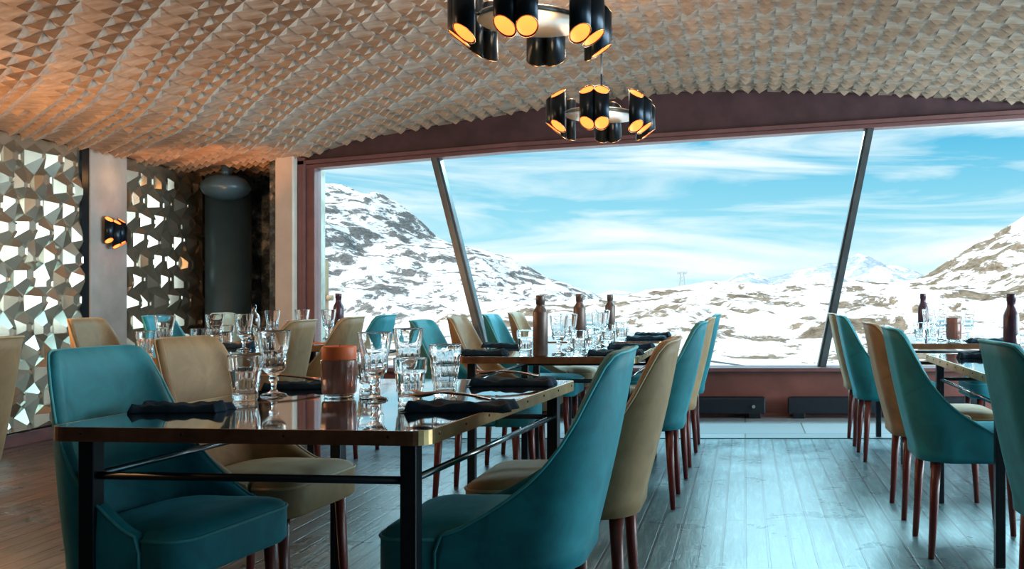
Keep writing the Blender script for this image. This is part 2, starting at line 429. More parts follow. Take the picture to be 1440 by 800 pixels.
# dark alcove: end wall, mosaic return
bm = bmesh.new(); box(bm, -5.25, -3.99, 9.25, 9.32, 0, 2.22); box(bm, -4.06, -3.99, 8.5, 9.26, 0, 2.22); struct('wall_alcove', bm, MOSAIC, 'dark glittering mosaic wall behind the flue')
t = empty('stove_flue', 'dark vertical steel flue standing in the corner beside the mirror panel', 'flue', (-4.66, 8.98, 0))
bm = bmesh.new(); lathe(bm, [(0, 0), (.2, 0), (.2, .02), (.19, .04), (.19, 2.10), (0, 2.10)], 40); obj('pipe', bm, FLUE, t, True)
bm = bmesh.new(); lathe(bm, [(.24, 0), (.24, .10), (.20, .12), (.192, .12)], 40); obj('collar', bm, FLUE, t, True)
t = empty('extractor_hood', 'dark oval dome hanging under the ceiling in front of the flue', 'hood', (-4.50, 8.62, 1.965))
bm = bmesh.new()
lathe(bm, [(0, -.115), (.06, -.11), (.12, -.092), (.17, -.06), (.195, -.02), (.2, 0), (.19, .03), (.15, .075), (.09, .1), (0, .11)], 36); obj('dome', bm, FLUE, t, True)
bm = bmesh.new(); lathe(bm, [(0, .08), (.035, .08), (.035, .19), (0, .19)], 16); obj('stem', bm, FLUE, t, True)

# column beside the window, window wall
bm = bmesh.new(); box(bm, -3.95, -3.80, 8.36, 8.70, 0, 2.24, .008); struct('wall_column', bm, CREAM, 'cream column at the left of the window')
def ftop(x): return min(2.15 + (x + 3.667) * .0645, cz(x) - .105)      # underside of the sloping head frame
bm = bmesh.new()
pts = [(x, min(ftop(x) + .055, cz(x))) for x in (-3.80, -2, 0, 1, 2, 2.6, 3.2, 4, 4.7, 5.4)]
up = [(x, cz(x) + .02) for x in [5.4 - 9.2 * k / 40 for k in range(41)]]
prism(bm, pts + up, WY, WY + .2); struct('wall_front', bm, BEAM, 'plum brown beam between window head and ceiling')
bm = bmesh.new()
HX = [-3.82, -2, 0, 1, 2, 2.6, 3.2, 4, 4.7, 5.4]
for za, zb, ya, yb in ((0, .03, .03, .12), (.02, .045, .02, .12), (.035, .066, .06, .10)):
    prism(bm, [(x, ftop(x) + za) for x in HX] + [(x, ftop(x) + zb) for x in HX[::-1]], WY - ya, WY + yb)
struct('trim_4', bm, FRAME, 'sloping red brown window head frame')
bm = bmesh.new(); box(bm, -3.80, -3.74, WY - .06, WY + .12, .4, 2.2, .006); box(bm, -3.74, -3.67, WY - .02, WY + .12, .4, 2.17, .006)
struct('trim_5', bm, FRAME, 'red brown window jamb')
bm = bmesh.new(); box(bm, -3.8, 5.4, WY - .10, WY + .2, .385, .42, .006); struct('trim_6', bm, FRAME, 'red brown window sill')
bm = bmesh.new(); box(bm, -3.95, 5.4, WY, WY + .2, 0, .385); struct('wall_sill', bm, SILLW, 'oxblood panel under the window')
bm = bmesh.new(); box(bm, -3.95, 5.4, WY - .03, WY, 0, .03); struct('baseboard_front', bm, SILLW, 'oxblood baseboard under the window')
def strut(xt, zt, xb, zb, name, lab):
    bm = bmesh.new(); d = Vector((xt - xb, 0, zt - zb)).normalized(); s = Vector((d.z, 0, -d.x)) * .036
    p = [Vector((xb, 0, zb)) - s, Vector((xb, 0, zb)) + s, Vector((xt, 0, zt)) + s, Vector((xt, 0, zt)) - s]
    prism(bm, [(v.x, v.z) for v in p], WY + .0, WY + .10)
    s2 = s * .45; p = [Vector((xb, 0, zb)) - s2, Vector((xb, 0, zb)) + s2, Vector((xt, 0, zt)) + s2, Vector((xt, 0, zt)) - s2]
    prism(bm, [(v.x, v.z) for v in p], WY - .025, WY)
    struct(name, bm, STRUT, lab)
SA = (-2.655, -2.195); SB = (1.065, .65)
strut(SA[0], ftop(SA[0]) + .01, SA[1], .40, 'trim_7', 'left slanting steel window strut')
strut(SB[0], ftop(SB[0]) + .01, SB[1], .40, 'trim_8', 'right slanting steel window strut')
for k, poly in enumerate(([(-3.67, .42), (SA[1], .42), (SA[0], ftop(SA[0])), (-3.67, ftop(-3.67))],
                          [(SA[1], .42), (SB[1], .42), (SB[0], ftop(SB[0])), (SA[0], ftop(SA[0]))],
                          [(SB[1], .42), (5.35, .42)] + [(x, ftop(x)) for x in (5.35, 4.7, 4, 3.2, 2.6, 2)] + [(SB[0], ftop(SB[0]))])):
    bm = bmesh.new(); prism(bm, poly, WY + .05, WY + .056); struct('window_%d' % (k + 1), bm, PANE, 'clear pane of the panoramic window')

def heater(x0, x1, label):
    t = empty('convector_heater', label, 'heater', ((x0 + x1) / 2, WY - .11, 0), 0, 'convector heaters under the window')
    h = (x1 - x0) / 2
    bm = bmesh.new(); box(bm, -h, h, -.055, .055, .035, .17, .01)
    for k in range(9): box(bm, -h + .02, h - .02, -.045 + k * .0105, -.042 + k * .0105, .168, .176)
    obj('casing', bm, HEATER, t)
    for s in (-1, 1):
        bm = bmesh.new(); box(bm, s * (h - .09) - .05, s * (h - .09) + .05, -.06, .05, 0, .045, .004); obj('foot', bm, BLACK, t)
    bm = bmesh.new(); lathe(bm, [(0, 0), (.014, 0), (.014, .02), (0, .02)], 14); obj('valve', bm, DISC, t, loc=(h - .1, -.055, .1), rot=(PI / 2, 0, 0))
heater(-1.55, .17, 'long dark convector heater under the window, left of the gap')
heater(.36, 1.95, 'long dark convector heater under the window, right of the gap')
heater(-3.5, -1.75, 'long dark convector heater under the window beside the cream column')

# ------------------------------------------------------------------ chairs
def make_chair(kind, label):
    fab, pip = (TEAL, TEALP) if kind == 'teal' else (TAN, TANP)
    t = empty('dining_chair', label, 'chair')
    XB, XF, W, RC = -.255, .10, .228, .13
    ZT = [(0, .905), (.02, .902), (.04, .885), (.06, .83), (.085, .745), (.115, .672), (.155, .612), (.205, .565), (.265, .522), (.32, .49), (.36, .478)]
    # plan path (outer), one half then mirrored
    half = []
    nfl, nco, nsi = 5, 9, 16
    for k in range(nfl): half.append((XB, (W - RC) * k / nfl, 0, -1, 0))
    for k in range(nco + 1):
        a = PI / 2 * k / nco
        half.append((XB + RC - RC * math.cos(a), (W - RC) + RC * math.sin(a), 0, -math.cos(a), math.sin(a)))
    for k in range(1, nsi + 1): half.append((XB + RC + (XF - XB - RC) * k / nsi, W, 0, 0, 1))
    path = [(x, -y, 0, nx, -ny_) for x, y, _, nx, ny_ in half[:0:-1]] + half
    th = .034; NV = 12; zb = .385
    bm = bmesh.new(); O = []; I = []; tops = []
    for (x, y, _, nx, ny_) in path:
        s = x - XB; zt = cosine_tab(ZT, s)
        co_, ci_ = [], []
        for v in range(NV + 1):
            z = zb + (zt - zb) * v / NV
            lean = -.235 * max(0, z - .42); tap = 1 - .16 * max(0, z - .45) / .45
            belly = .012 * math.sin(PI * min(1, (z - zb) / .5))
            k = 1.0 if v < NV else .75
            co_.append(bm.verts.new((x + nx * belly * .5 + lean, (y + ny_ * belly * .4) * tap, z)))
            ci_.append(bm.verts.new((x - nx * th * k + lean, (y - ny_ * th * k) * tap, z + (0 if v < NV else .004))))
        O.append(co_); I.append(ci_); tops.append(co_[-1].co.copy() + Vector((0, 0, .001)))
    for a in range(len(path) - 1):
        for v in range(NV):
            bm.faces.new((O[a][v], O[a + 1][v], O[a + 1][v + 1], O[a][v + 1]))
            bm.faces.new((I[a][v], I[a][v + 1], I[a + 1][v + 1], I[a + 1][v]))
        bm.faces.new((O[a][NV], O[a + 1][NV], I[a + 1][NV], I[a][NV]))
        bm.faces.new((O[a][0], I[a][0], I[a + 1][0], O[a + 1][0]))
    for e in (0, -1):
        for v in range(NV):
            bm.faces.new((O[e][v], O[e][v + 1], I[e][v + 1], I[e][v]))
    obj('backrest', bm, fab, t, True)
    bm = bmesh.new(); fr = [O_ for O_ in ()]
    tube(bm, [(XF + .002, -W, zb + .01), (XF + .002, -W, .44)] + tops + [(XF + .002, W, .44), (XF + .002, W, zb + .01)], .0045, 6)
    obj('piping', bm, pip, t, True)
    # seat cushion
    def outline(ins):
        P = []; x0, x1, wy = -.215 + ins, .262 - ins, .222 - ins
        xb = XF + .003
        n = 10; r = .07 - ins * .5; rb = .10
        for k in range(n + 1):
            a = -PI / 2 + PI / 2 * k / n; P.append((x1 - r + r * math.cos(a), -wy + r + r * math.sin(a)))
        for k in range(n + 1):
            a = PI / 2 * k / n; P.append((x1 - r + r * math.cos(a), wy - r + r * math.sin(a)))
        wi = W - th - .001 - ins * .5
        P.append((xb, wy)); P.append((xb - .006, wi))
        for k in range(n + 1):
            a = PI / 2 + PI / 2 * k / n; P.append((x0 + rb + rb * math.cos(a), wi - rb + rb * math.sin(a)))
        for k in range(n + 1):
            a = PI + PI / 2 * k / n; P.append((x0 + rb + rb * math.cos(a), -wi + rb + rb * math.sin(a)))
        P.append((xb - .006, -wi)); P.append((xb, -wy))
        return P
    bm = bmesh.new(); rings = []
    for ins, z in ((.012, .375), (.0, .385), (.0, .463), (.004, .474), (.014, .484), (.04, .494), (.09, .501), (.15, .504)):
        P = outline(min(ins, .06)); k = 1.0
        if ins > .06:
            k = 1 - (ins - .06) / .25
        rings.append([bm.verts.new(((x - .03) * k + .03, y * k, z)) for x, y in P])
    for A, B in zip(rings, rings[1:]):
        n = len(A)
        for k in range(n): bm.faces.new((A[k], A[(k + 1) % n], B[(k + 1) % n], B[k]))
    bm.faces.new(rings[0][::-1])
    c = bm.verts.new((.03, 0, .505)); n = len(rings[-1])
    for k in range(n): bm.faces.new((rings[-1][k], rings[-1][(k + 1) % n], c))
    seat = obj('seat', bm, fab, t, True)
    bm = bmesh.new(); P = [p for p in outline(0) if p[0] > XF - .001]
    P = [(x, y) for x, y in outline(0)[:22]]
    P = [(XF + .004, -.222)] + P + [(XF + .004, .222)]
    tube(bm, [(x, y, .468) for x, y in P], .0045, 6); obj('seat_piping', bm, pip, seat, True)
    for sx in (-1, 1):
        for sy in (-1, 1):
            bm = bmesh.new(); x = .195 if sx > 0 else -.19
            tube(bm, [(x + sx * .02, sy * .185, 0), (x + sx * .008, sy * .18, .2), (x, sy * .175, .384)], [.013, .018, .022], 12)
            obj('leg', bm, LEGM, t, True)
    return t
PROTO = {}
def chair(kind, x, y, face, label, dep=1.0):
    """face: 0 looks to +X, pi looks to -X"""
    if kind not in PROTO:
        c = make_chair(kind, label); PROTO[kind] = c
        c.location = (x, y, 0); c.rotation_euler = (0, 0, face); c.scale = (dep, 1, 1)
    else:
        c = dup(PROTO[kind], (x, y, 0), face, label, None, (dep, 1, 1))
    c['group'] = 'velvet dining chairs'
R180 = PI
chair('teal', -1.455, 2.56, -.14, 'teal velvet chair at the left of the nearest table, front of its row', .70)
chair('tan', -1.53, 3.18, -.08, 'tan velvet chair behind the teal chair on the left of the nearest table', .80)
chair('teal', -.635, 2.57, R180, 'teal velvet chair at the right of the nearest table, front of the aisle row', .94)
chair('tan', -.575, 3.14, R180, 'tan velvet chair on the right of the nearest table, behind the teal one')
chair('teal', -1.36, 5.22, 0, 'teal velvet chair mostly hidden behind the glasses, left of the second table')
chair('tan', -1.37, 5.90, 0, 'tan velvet chair left of the second table, by the left strut foot')
chair('teal', -1.37, 6.68, 0, 'teal velvet chair left of the far table, right of the left strut')
chair('tan', -1.37, 7.38, 0, 'tan velvet chair left of the far table, last before the window')
chair('teal', -.56, 5.02, R180, 'teal velvet chair on the right of the second table, facing away from aisle')
chair('tan', -.545, 5.82, R180, 'tan velvet chair on the right of the second table, beyond the teal one')
chair('teal', -.535, 6.74, R180, 'grey teal velvet chair right of the far table, last on this aisle side')
chair('tan', -2.77, 3.2, R180, 'tan velvet chair cut off by the left frame edge')
chair('tan', -2.68, 5.27, R180, 'tan velvet chair behind the candle, right of the left-hand table')
chair('tan', -2.68, 5.95, R180, 'tan velvet chair right of the left-hand table, seen behind the goblets')
chair('teal', -2.68, 6.50, R180, 'teal velvet chair right of the far left table, seen above the glasses')
chair('tan', -3.42, 5.62, 0, 'tan velvet chair in front of the concrete pillar, above the near teal chair', .9)
chair('teal', -3.42, 6.30, 0, 'teal velvet chair in front of the right mirror panel', .9)
chair('tan', -3.42, 7.10, 0, 'tan velvet chair in front of the dark flue', .9)
chair('teal', 1.085, 2.96, .05, 'teal velvet chair cut off by the right frame edge')
chair('teal', .945, 4.12, 0, 'teal velvet chair in the right block, second from the front with dark side wing')
chair('tan', .945, 4.80, 0, 'tan velvet chair in the right block, next to the second teal chair')
chair('teal', .955, 6.38, 0, 'teal velvet chair in the right block, beside the right strut')
chair('tan', .96, 7.02, 0, 'tan velvet chair in the right block, farthest by the right strut foot')
chair('teal', 1.70, 6.55, R180, 'teal velvet chair on the far side of the right rear table, only the seat showing')

# ------------------------------------------------------------------ tables
def rr_outline(x0, x1, y0, y1, r, n=6):
    P = []
    for cx, cy, a0 in ((x1 - r, y0 + r, -PI / 2), (x1 - r, y1 - r, 0), (x0 + r, y1 - r, PI / 2), (x0 + r, y0 + r, PI)):
        for k in range(n + 1):
            a = a0 + PI / 2 * k / n; P.append((cx + r * math.cos(a), cy + r * math.sin(a)))
    return P
RIV = None
def table(x0, x1, y0, y1, label, rz=0, rivets=True):
    global RIV
    cx, cy = (x0 + x1) / 2, (y0 + y1) / 2; hx, hy = (x1 - x0) / 2, (y1 - y0) / 2
    t = empty('dining_table', label, 'table', (cx, cy, 0), rz, 'dining tables')
    O = rr_outline(-hx, hx, -hy, hy, .045); I = rr_outline(-hx + .006, hx - .006, -hy + .006, hy - .006, .04)
    bm = bmesh.new()
    a = [bm.verts.new((x, y, .742)) for x, y in I]; b = [bm.verts.new((x, y, .718)) for x, y in I]
    bm.faces.new(a); bm.faces.new(b[::-1]); n = len(I)
    for k in range(n): bm.faces.new((a[k], b[k], b[(k + 1) % n], a[(k + 1) % n]))
    obj('tabletop', bm, TOP, t)
    bm = bmesh.new(); zz = (.709, .7422); q = []
    for P, zs in ((O, zz), (I, zz[::-1])):
        for z in zs: q.append([bm.verts.new((x, y, z)) for x, y in P])
    for A, B in ((q[0], q[1]), (q[1], q[2]), (q[2], q[3]), (q[3], q[0])):
        for k in range(n):
            bm.faces.new((A[k], A[(k + 1) % n], B[(k + 1) % n], B[k]))
    band = obj('edge_band', bm, [COPPER, COPPER_LIT], t)
    for p in band.data.polygons:
        p.use_smooth = False
        p.material_index = 1 if abs(p.center.x) > hx - .02 else 0  # long sides get the tan tone that lighting gives the copper
    if rivets:
        if RIV is None:
            bm = bmesh.new(); lathe(bm, [(.0042, -.001), (.0042, .0008), (.003, .002), (0, .0025)], 10); r = obj('rivet', bm, RIVET, None, True); RIV = r.data
            bpy.data.objects.remove(r)
        spots = []
        for s in (-1, 1):
            m = int(2 * hy / .15)
            spots += [(s * hx, -hy + .07 + (2 * hy - .14) * k / (m - 1), s, 0) for k in range(m)]
            m2 = int(2 * hx / .21)
            if s < 0: spots += [(-hx + .09 + (2 * hx - .18) * k / (m2 - 1), s * hy, 0, s) for k in range(m2)]
        for x, y, nx, ny_ in spots:
            o = bpy.data.objects.new('rivet', RIV); COL.objects.link(o); o.parent = t; o.location = (x, y, .729)
            o.rotation_euler = Vector((nx, ny_, 0)).to_track_quat('Z', 'Y').to_euler()
    lx, ly = hx - .065, hy - .065
    for sx in (-1, 1):
        for sy in (-1, 1):
            bm = bmesh.new(); box(bm, sx * lx - .019, sx * lx + .019, sy * ly - .019, sy * ly + .019, 0, .718, .003); obj('leg', bm, BLACK, t)
    for s in (-1, 1):
        bm = bmesh.new(); tube(bm, [(-lx, s * ly, .62), (lx, s * ly, .62)], .0095, 8); obj('stretcher', bm, BLACK, t, True)
        bm = bmesh.new(); tube(bm, [(s * lx, -ly, .62), (s * lx, ly, .62)], .0085, 10); obj('stretcher', bm, STEEL, t, True)
    return t
STEEL = simple('polished_stretcher', (.30, .33, .35), .2, 1, .1)
table(-1.56, -.65, 2.25, 3.56, 'nearest copper edged mirror top table with the candle on it', -.085)
table(-1.40, -.52, 4.80, 6.10, 'second copper edged table with the tall gunmetal bottle at its front', 0)
table(-1.40, -.52, 6.30, 7.60, 'farthest copper edged table of the middle row, by the window', 0, False)
table(-3.30, -2.52, 4.72, 6.00, 'copper edged table in front of the mirror wall, behind the near teal chair', 0, False)
table(-3.30, -2.52, 6.22, 7.50, 'far copper edged table in front of the dark flue and cream column', 0, False)
table(.91, 1.80, 3.75, 5.05, 'copper edged table of the right block with the dark bottle', 0)
table(.91, 1.80, 6.05, 7.35, 'far copper edged table of the right block with glasses and candle', 0, False)

# ------------------------------------------------------------------ glassware
ZTB = .7428
def flute(nf, amp):
    return lambda a, z, j: 1 - amp * abs(math.sin(a * nf / 2))
def make_tumbler(tall=False):
    bm = bmesh.new(); h = .155 if tall else .122
    out = [(0, 0), (.029, 0), (.032, .004), (.033, .035), (.0355, .040), (.0355, .043), (.0365, .047), (.039, .078), (.0425, .083), (.0435, .088), (.0442, h - .006), (.0445, h - .002), (.0442, h - .0005), (.0438, h)]
    if tall: out = [(0, 0), (.030, 0), (.034, .004), (.035, .04), (.038, .045), (.038, .048), (.0385, .052), (.040, .085), (.0425, .09), (.0425, .094), (.043, .12), (.045, .126), (.0457, h - .006), (.046, h - .002), (.0457, h - .0005), (.0453, h)]
    q = .0012 if tall else 0
    inn = [(.0432 + q, h), (.0428 + q, h - .0005), (.0425 + q, h - .002), (.0423 + q, h - .006), (.0405, h * .7), (.0355, h * .4), (.0305, .028), (.028, .019), (.02, .0145), (0, .014)]
    no = len(out)
    def mod(a, z, j):
        if j >= no or z > (.12 if tall else .082) or z < .003: return 1
        return 1 - .075 * abs(math.sin(a * 7))
    lathe(bm, out + inn, 56, mod)
    return bm
def make_goblet():
    bm = bmesh.new()
    out = [(0, 0), (.036, 0), (.037, .003), (.030, .007), (.012, .012), (.0075, .02), (.0075, .038), (.013, .046), (.014, .052), (.010, .058), (.018, .066), (.031, .078), (.036, .09), (.037, .125), (.0385, .13), (.0385, .136), (.040, .14), (.0463, .189), (.0468, .193), (.0466, .1945), (.0461, .195)]
    inn = [(.0455, .195), (.045, .1945), (.0447, .193), (.0441, .189), (.038, .145), (.034, .125), (.032, .09), (.02, .078), (0, .074)]
    no = len(out)
    def mod(a, z, j):
        if j >= no or not (.06 < z < .13): return 1
        return 1 - .07 * abs(math.sin(a * 6))
    lathe(bm, out + inn, 48, mod)
    return bm
TUM = obj('tumbler_proto', make_tumbler(), CLEAR, None, True).data
TAL = obj('tall_proto', make_tumbler(True), CLEAR, None, True).data
GOB = obj('goblet_proto', make_goblet(), CLEAR, None, True).data
for o in [o for o in bpy.data.objects if o.name.endswith('_proto')]: bpy.data.objects.remove(o)
def put(me, name, cat, x, y, label, group, s=1, z=ZTB):
    o = bpy.data.objects.new(name, me); COL.objects.link(o); o.location = (x, y, z); o.scale = (s, s, s); o.rotation_euler = (0, 0, random.uniform(0, 6))
    return tag(o, label, cat, group)
def tumbler(px, d, label, s=1): put(TUM, 'tumbler', 'glass', ax(px, d), d, label, 'fluted tumblers', s)
def tall(px, d, label, s=1): put(TAL, 'tall_tumbler', 'glass', ax(px, d), d, label, 'tall fluted tumblers', s)
def goblet(px, d, label, s=1): put(GOB, 'goblet', 'glass', ax(px, d), d, label, 'faceted goblets', s)
# nearest table
tumbler(345, 2.86, 'fluted tumbler on the nearest table, farthest left, beside the navy napkin', 1.06)
goblet(385, 2.98, 'faceted goblet directly behind the leftmost tumbler on the nearest table')
goblet(527, 2.86, 'faceted goblet on the nearest table just right of the candle')
tumbler(577, 2.80, 'fluted tumbler on the nearest table between goblet and tall tumbler, closest to the front edge', 1.03)
goblet(574, 3.17, 'faceted goblet on the nearest table, standing behind the short fluted tumbler')
tall(626, 2.95, 'tall fluted tumbler on the nearest table, beside the right hand napkin')
tumbler(520, 3.22, 'fluted tumbler on the nearest table, hidden behind the goblet right of the candle')
# second and far table of the middle row
tumbler(739, 4.98, 'fluted tumbler left of the tall gunmetal bottle on the second table')
goblet(786, 4.98, 'faceted goblet right of the tall gunmetal bottle on the second table')
tumbler(815, 5.02, 'fluted tumbler on the second table below the middle bottle')
goblet(800, 5.4, 'faceted goblet on the second table behind the front pair of glasses')
tumbler(835, 5.35, 'fluted tumbler on the second table right of the middle bottle')
goblet(843, 5.75, 'faceted goblet on the second table near its far end')
tumbler(856, 5.95, 'fluted tumbler at the far end of the second table')
tumbler(874, 6.36, 'fluted tumbler on the far middle table, rightmost of the glass row')
goblet(848, 6.55, 'faceted goblet on the far middle table beside the smallest bottle')
goblet(830, 6.7, 'faceted goblet on the far middle table left of the smallest bottle')
# left-hand tables
tumbler(205, 4.86, 'fluted tumbler in front of the teal chair by the right mirror panel')
goblet(232, 4.98, 'faceted goblet left of the near tan chair top, in front of mirror panel')
tumbler(281, 5.2, 'fluted tumbler above the near tan chair, left of two goblets')
goblet(302, 5.3, 'faceted goblet above the near tan chair, in front of dark flue')
goblet(343, 5.35, 'faceted goblet above the leftmost near tumbler')
tumbler(368, 5.4, 'fluted tumbler on the left-hand table beside the clear bottle')
tumbler(318, 5.75, 'fluted tumbler on the left-hand table behind the goblets')
goblet(383, 6.45, 'faceted goblet in front of the dark mosaic wall')
tumbler(412, 6.6, 'fluted tumbler in front of the cream column')
goblet(425, 6.75, 'faceted goblet in front of the window jamb')
goblet(462, 6.7, 'faceted goblet left of the slim wine bottle by the window')
tumbler(484, 6.9, 'fluted tumbler right of the slim wine bottle by the window')
# right block
tumbler(1294, 6.25, 'fluted tumbler leftmost on the right rear table')
tumbler(1312, 6.3, 'fluted tumbler left of the goblet on the right rear table')
goblet(1323, 6.46, 'faceted goblet beside the brown candle jar on the right rear table')
goblet(1306, 6.9, 'faceted goblet behind the tumblers on the right rear table')
goblet(1361, 6.42, 'faceted goblet right of the brown candle jar on the right rear table')
tumbler(1443, 4.44, 'fluted tumbler right of the dark bottle at the right frame edge')

# candles
def make_candle(x, y, label):
    t = empty('candle_holder', label, 'candle', (x, y, ZTB), 0, 'brown candle jars')
    bm = bmesh.new()
    lathe(bm, [(0, 0), (.040, 0), (.043, .003), (.041, .008), (0, .010)], 40); obj('base', bm, CLEAR, t, True)
    bm = bmesh.new()
    lathe(bm, [(0, .010), (.044, .010), (.047, .014), (.0495, .06), (.052, .108), (.051, .112), (.047, .112), (0, .105)], 64, lambda a, z, j: 1 + (.018 * math.cos(a * 16) if .012 < z < .108 else 0)); obj('jar', bm, JAR, t, True)
    bm = bmesh.new(); lathe(bm, [(0, .106), (.0465, .106), (.0475, .11), (.0485, .146), (.047, .150), (.043, .1505), (.02, .145), (0, .144)], 40); c = obj('wax', bm, WAX, t, True)
    bm = bmesh.new(); tube(bm, [(0, 0, .143), (.001, 0, .15), (.003, 0, .156)], .0012, 6); obj('wick', bm, BLACK, c)
    return t
cd = make_candle(ax(477, 2.95), 2.95, 'orange candle in ribbed brown jar on the nearest table')
cd2 = dup(cd, (ax(1341, 6.4), 6.4, ZTB), .3, 'brown candle jar on the right rear table, between two goblets')
for c in cd2.children:
    if c.name.startswith('wax'): c.data = c.data.copy(); c.data.materials[0] = JAR

# bottles
def bottle_mesh(kind):
    bm = bmesh.new()
    if kind == 'gunmetal': lathe(bm, [(0, 0), (.034, 0), (.036, .003), (.036, .212), (.034, .220), (.021, .240), (.0195, .247), (.0195, .252), (.022, .253), (.022, .292), (.0205, .296), (0, .296)], 32)
    else: lathe(bm, [(0, 0), (.034, 0), (.037, .004), (.037, .195), (.034, .212), (.022, .238), (.0195, .248), (.0195, .268), (.022, .269), (.022, .30), (.0205, .304), (0, .304)], 32)
    return bm
gm = obj('water_bottle', bottle_mesh('gunmetal'), CARAFE, None, True); gm.location = (ax(760, 4.88), 4.88, ZTB)
tag(gm, 'tall gunmetal bottle at the front of the second table', 'bottle', 'gunmetal bottles')
def gbot(px, d, label, s=1):
    o = dup(gm, (ax(px, d), d, ZTB), 0, label); o.scale = (s, s, s)
gbot(815, 5.98, 'middle one of the three gunmetal bottles on the middle row', 1.02)
gbot(858, 7.1, 'smallest looking gunmetal bottle of the middle row, nearest the window')
wb = obj('wine_bottle', bottle_mesh('wine'), DARKB, None, True); wb.location = (ax(1422, 4.62), 4.62, ZTB)
tag(wb, 'dark bottle standing near the right frame edge', 'bottle', 'dark wine bottles')
o = dup(wb, (ax(1298, 7.1), 7.1, ZTB), 0, 'dark bottle behind the glasses on the right rear table')
o = dup(wb, (ax(476, 7.25), 7.25, ZTB), 0, 'slim dark bottle against the snow at the window left side'); 
cl = bpy.data.objects.new('glass_bottle', None); bpy.data.objects.remove(cl)
bm = bmesh.new(); lathe(bm, [(0, 0), (.034, 0), (.036, .003), (.036, .15), (.033, .165), (.016, .185), (.014, .19), (.014, .235), (.011, .235), (.011, .19), (.03, .16), (.033, .148), (.033, .006), (0, .006)], 32)
gb = obj('glass_bottle', bm, CLEAR, None, True, (ax(357, 6.35), 6.35, ZTB)); tag(gb, 'clear glass bottle in front of the dark flue corner', 'bottle')

# napkins and cutlery
def make_napkin(name, seed, lx, ly, h):
    rnd = random.Random(seed); bm = bmesh.new(); nx, ny_ = 26, 12
    def zt(u, v):
        e = min(1, min(u, 1 - u) / .06, min(v, 1 - v) / .12); e = math.sin(e * PI / 2)
        end = 1 + .55 * max(0, (abs(u - .5) - .36) / .14)
        return h * e * end * (.82 + .22 * math.sin(u * 11 + seed) * math.sin(v * 5 + seed * 2) + .10 * math.sin(u * 31 + v * 9))
    T = []; B = []
    for i in range(nx + 1):
        u = i / nx; row = []; rb = []
        for j in range(ny_ + 1):
            v = j / ny_; wob = 1 + .10 * math.sin(u * 9 + seed) + .25 * max(0, (abs(u - .5) - .4) / .1)
            x = (u - .5) * lx + .006 * math.sin(v * 12 + seed) * (1 if 0 < i < nx else 1); y = (v - .5) * ly * wob
            row.append(bm.verts.new((x, y, .0012 + max(.002, zt(u, v))))); rb.append(bm.verts.new((x, y, 0)))
        T.append(row); B.append(rb)
    for i in range(nx):
        for j in range(ny_):
            bm.faces.new((T[i][j], T[i + 1][j], T[i + 1][j + 1], T[i][j + 1])); bm.faces.new((B[i][j], B[i][j + 1], B[i + 1][j + 1], B[i + 1][j]))
    for i in range(nx):
        bm.faces.new((T[i][0], B[i][0], B[i + 1][0], T[i + 1][0])); bm.faces.new((T[i][ny_], T[i + 1][ny_], B[i + 1][ny_], B[i][ny_]))
    for j in range(ny_):
        bm.faces.new((T[0][j], T[0][j + 1], B[0][j + 1], B[0][j])); bm.faces.new((T[nx][j], B[nx][j], B[nx][j + 1], T[nx][j + 1]))
    return obj(name, bm, CLOTH, None, True)
n0 = make_napkin('napkin', 3, .25, .105, .024); n1 = make_napkin('napkin', 5, .27, .11, .022)
def napkin(src, x, y, rz, label, first=False, s=1):
    o = src
    if not first: o = src.copy(); COL.objects.link(o)
    o.location = (x, y, ZTB); o.rotation_euler = (0, 0, rz); o.scale = (s, s, s)
    return tag(o, label, 'napkin', 'navy folded napkins')
napkin(n0, ax(257, 2.60), 2.60, .05, 'navy folded napkin at the front left corner of the nearest table', True, .88)
napkin(n1, ax(650, 2.62), 2.62, -.03, 'navy folded napkin at the front right of the nearest table, under a copper spoon', True)
napkin(n1, ax(722, 3.34), 3.34, .02, 'navy folded napkin at the far right corner of the nearest table')
napkin(n0, ax(425, 3.22), 3.22, .1, 'navy folded napkin at the far left of the nearest table, behind the candle', False, .85)
napkin(n0, ax(676, 4.98), 4.98, 0, 'navy folded napkin at the front left of the second table')
napkin(n1, ax(866, 4.98), 4.98, 0, 'navy folded napkin at the front right of the second table')
napkin(n0, ax(712, 5.65), 5.65, 0, 'navy folded napkin at the far left of the second table')
napkin(n0, ax(888, 5.62), 5.62, 0, 'navy folded napkin at the far right of the second table')
napkin(n1, ax(908, 6.62), 6.62, 0, 'navy folded napkin at the front right of the far middle table')
napkin(n0, ax(918, 7.15), 7.15, 0, 'navy folded napkin at the back right of the far middle table')
napkin(n0, ax(328, 5.62), 5.62, 0, 'navy folded napkin under the goblets on the left-hand table')
napkin(n1, ax(1392, 6.24), 6.24, 0, 'navy folded napkin at the front of the right rear table')
napkin(n0, ax(1385, 4.72), 4.72, 0, 'navy folded napkin beside the dark bottle on the right table')
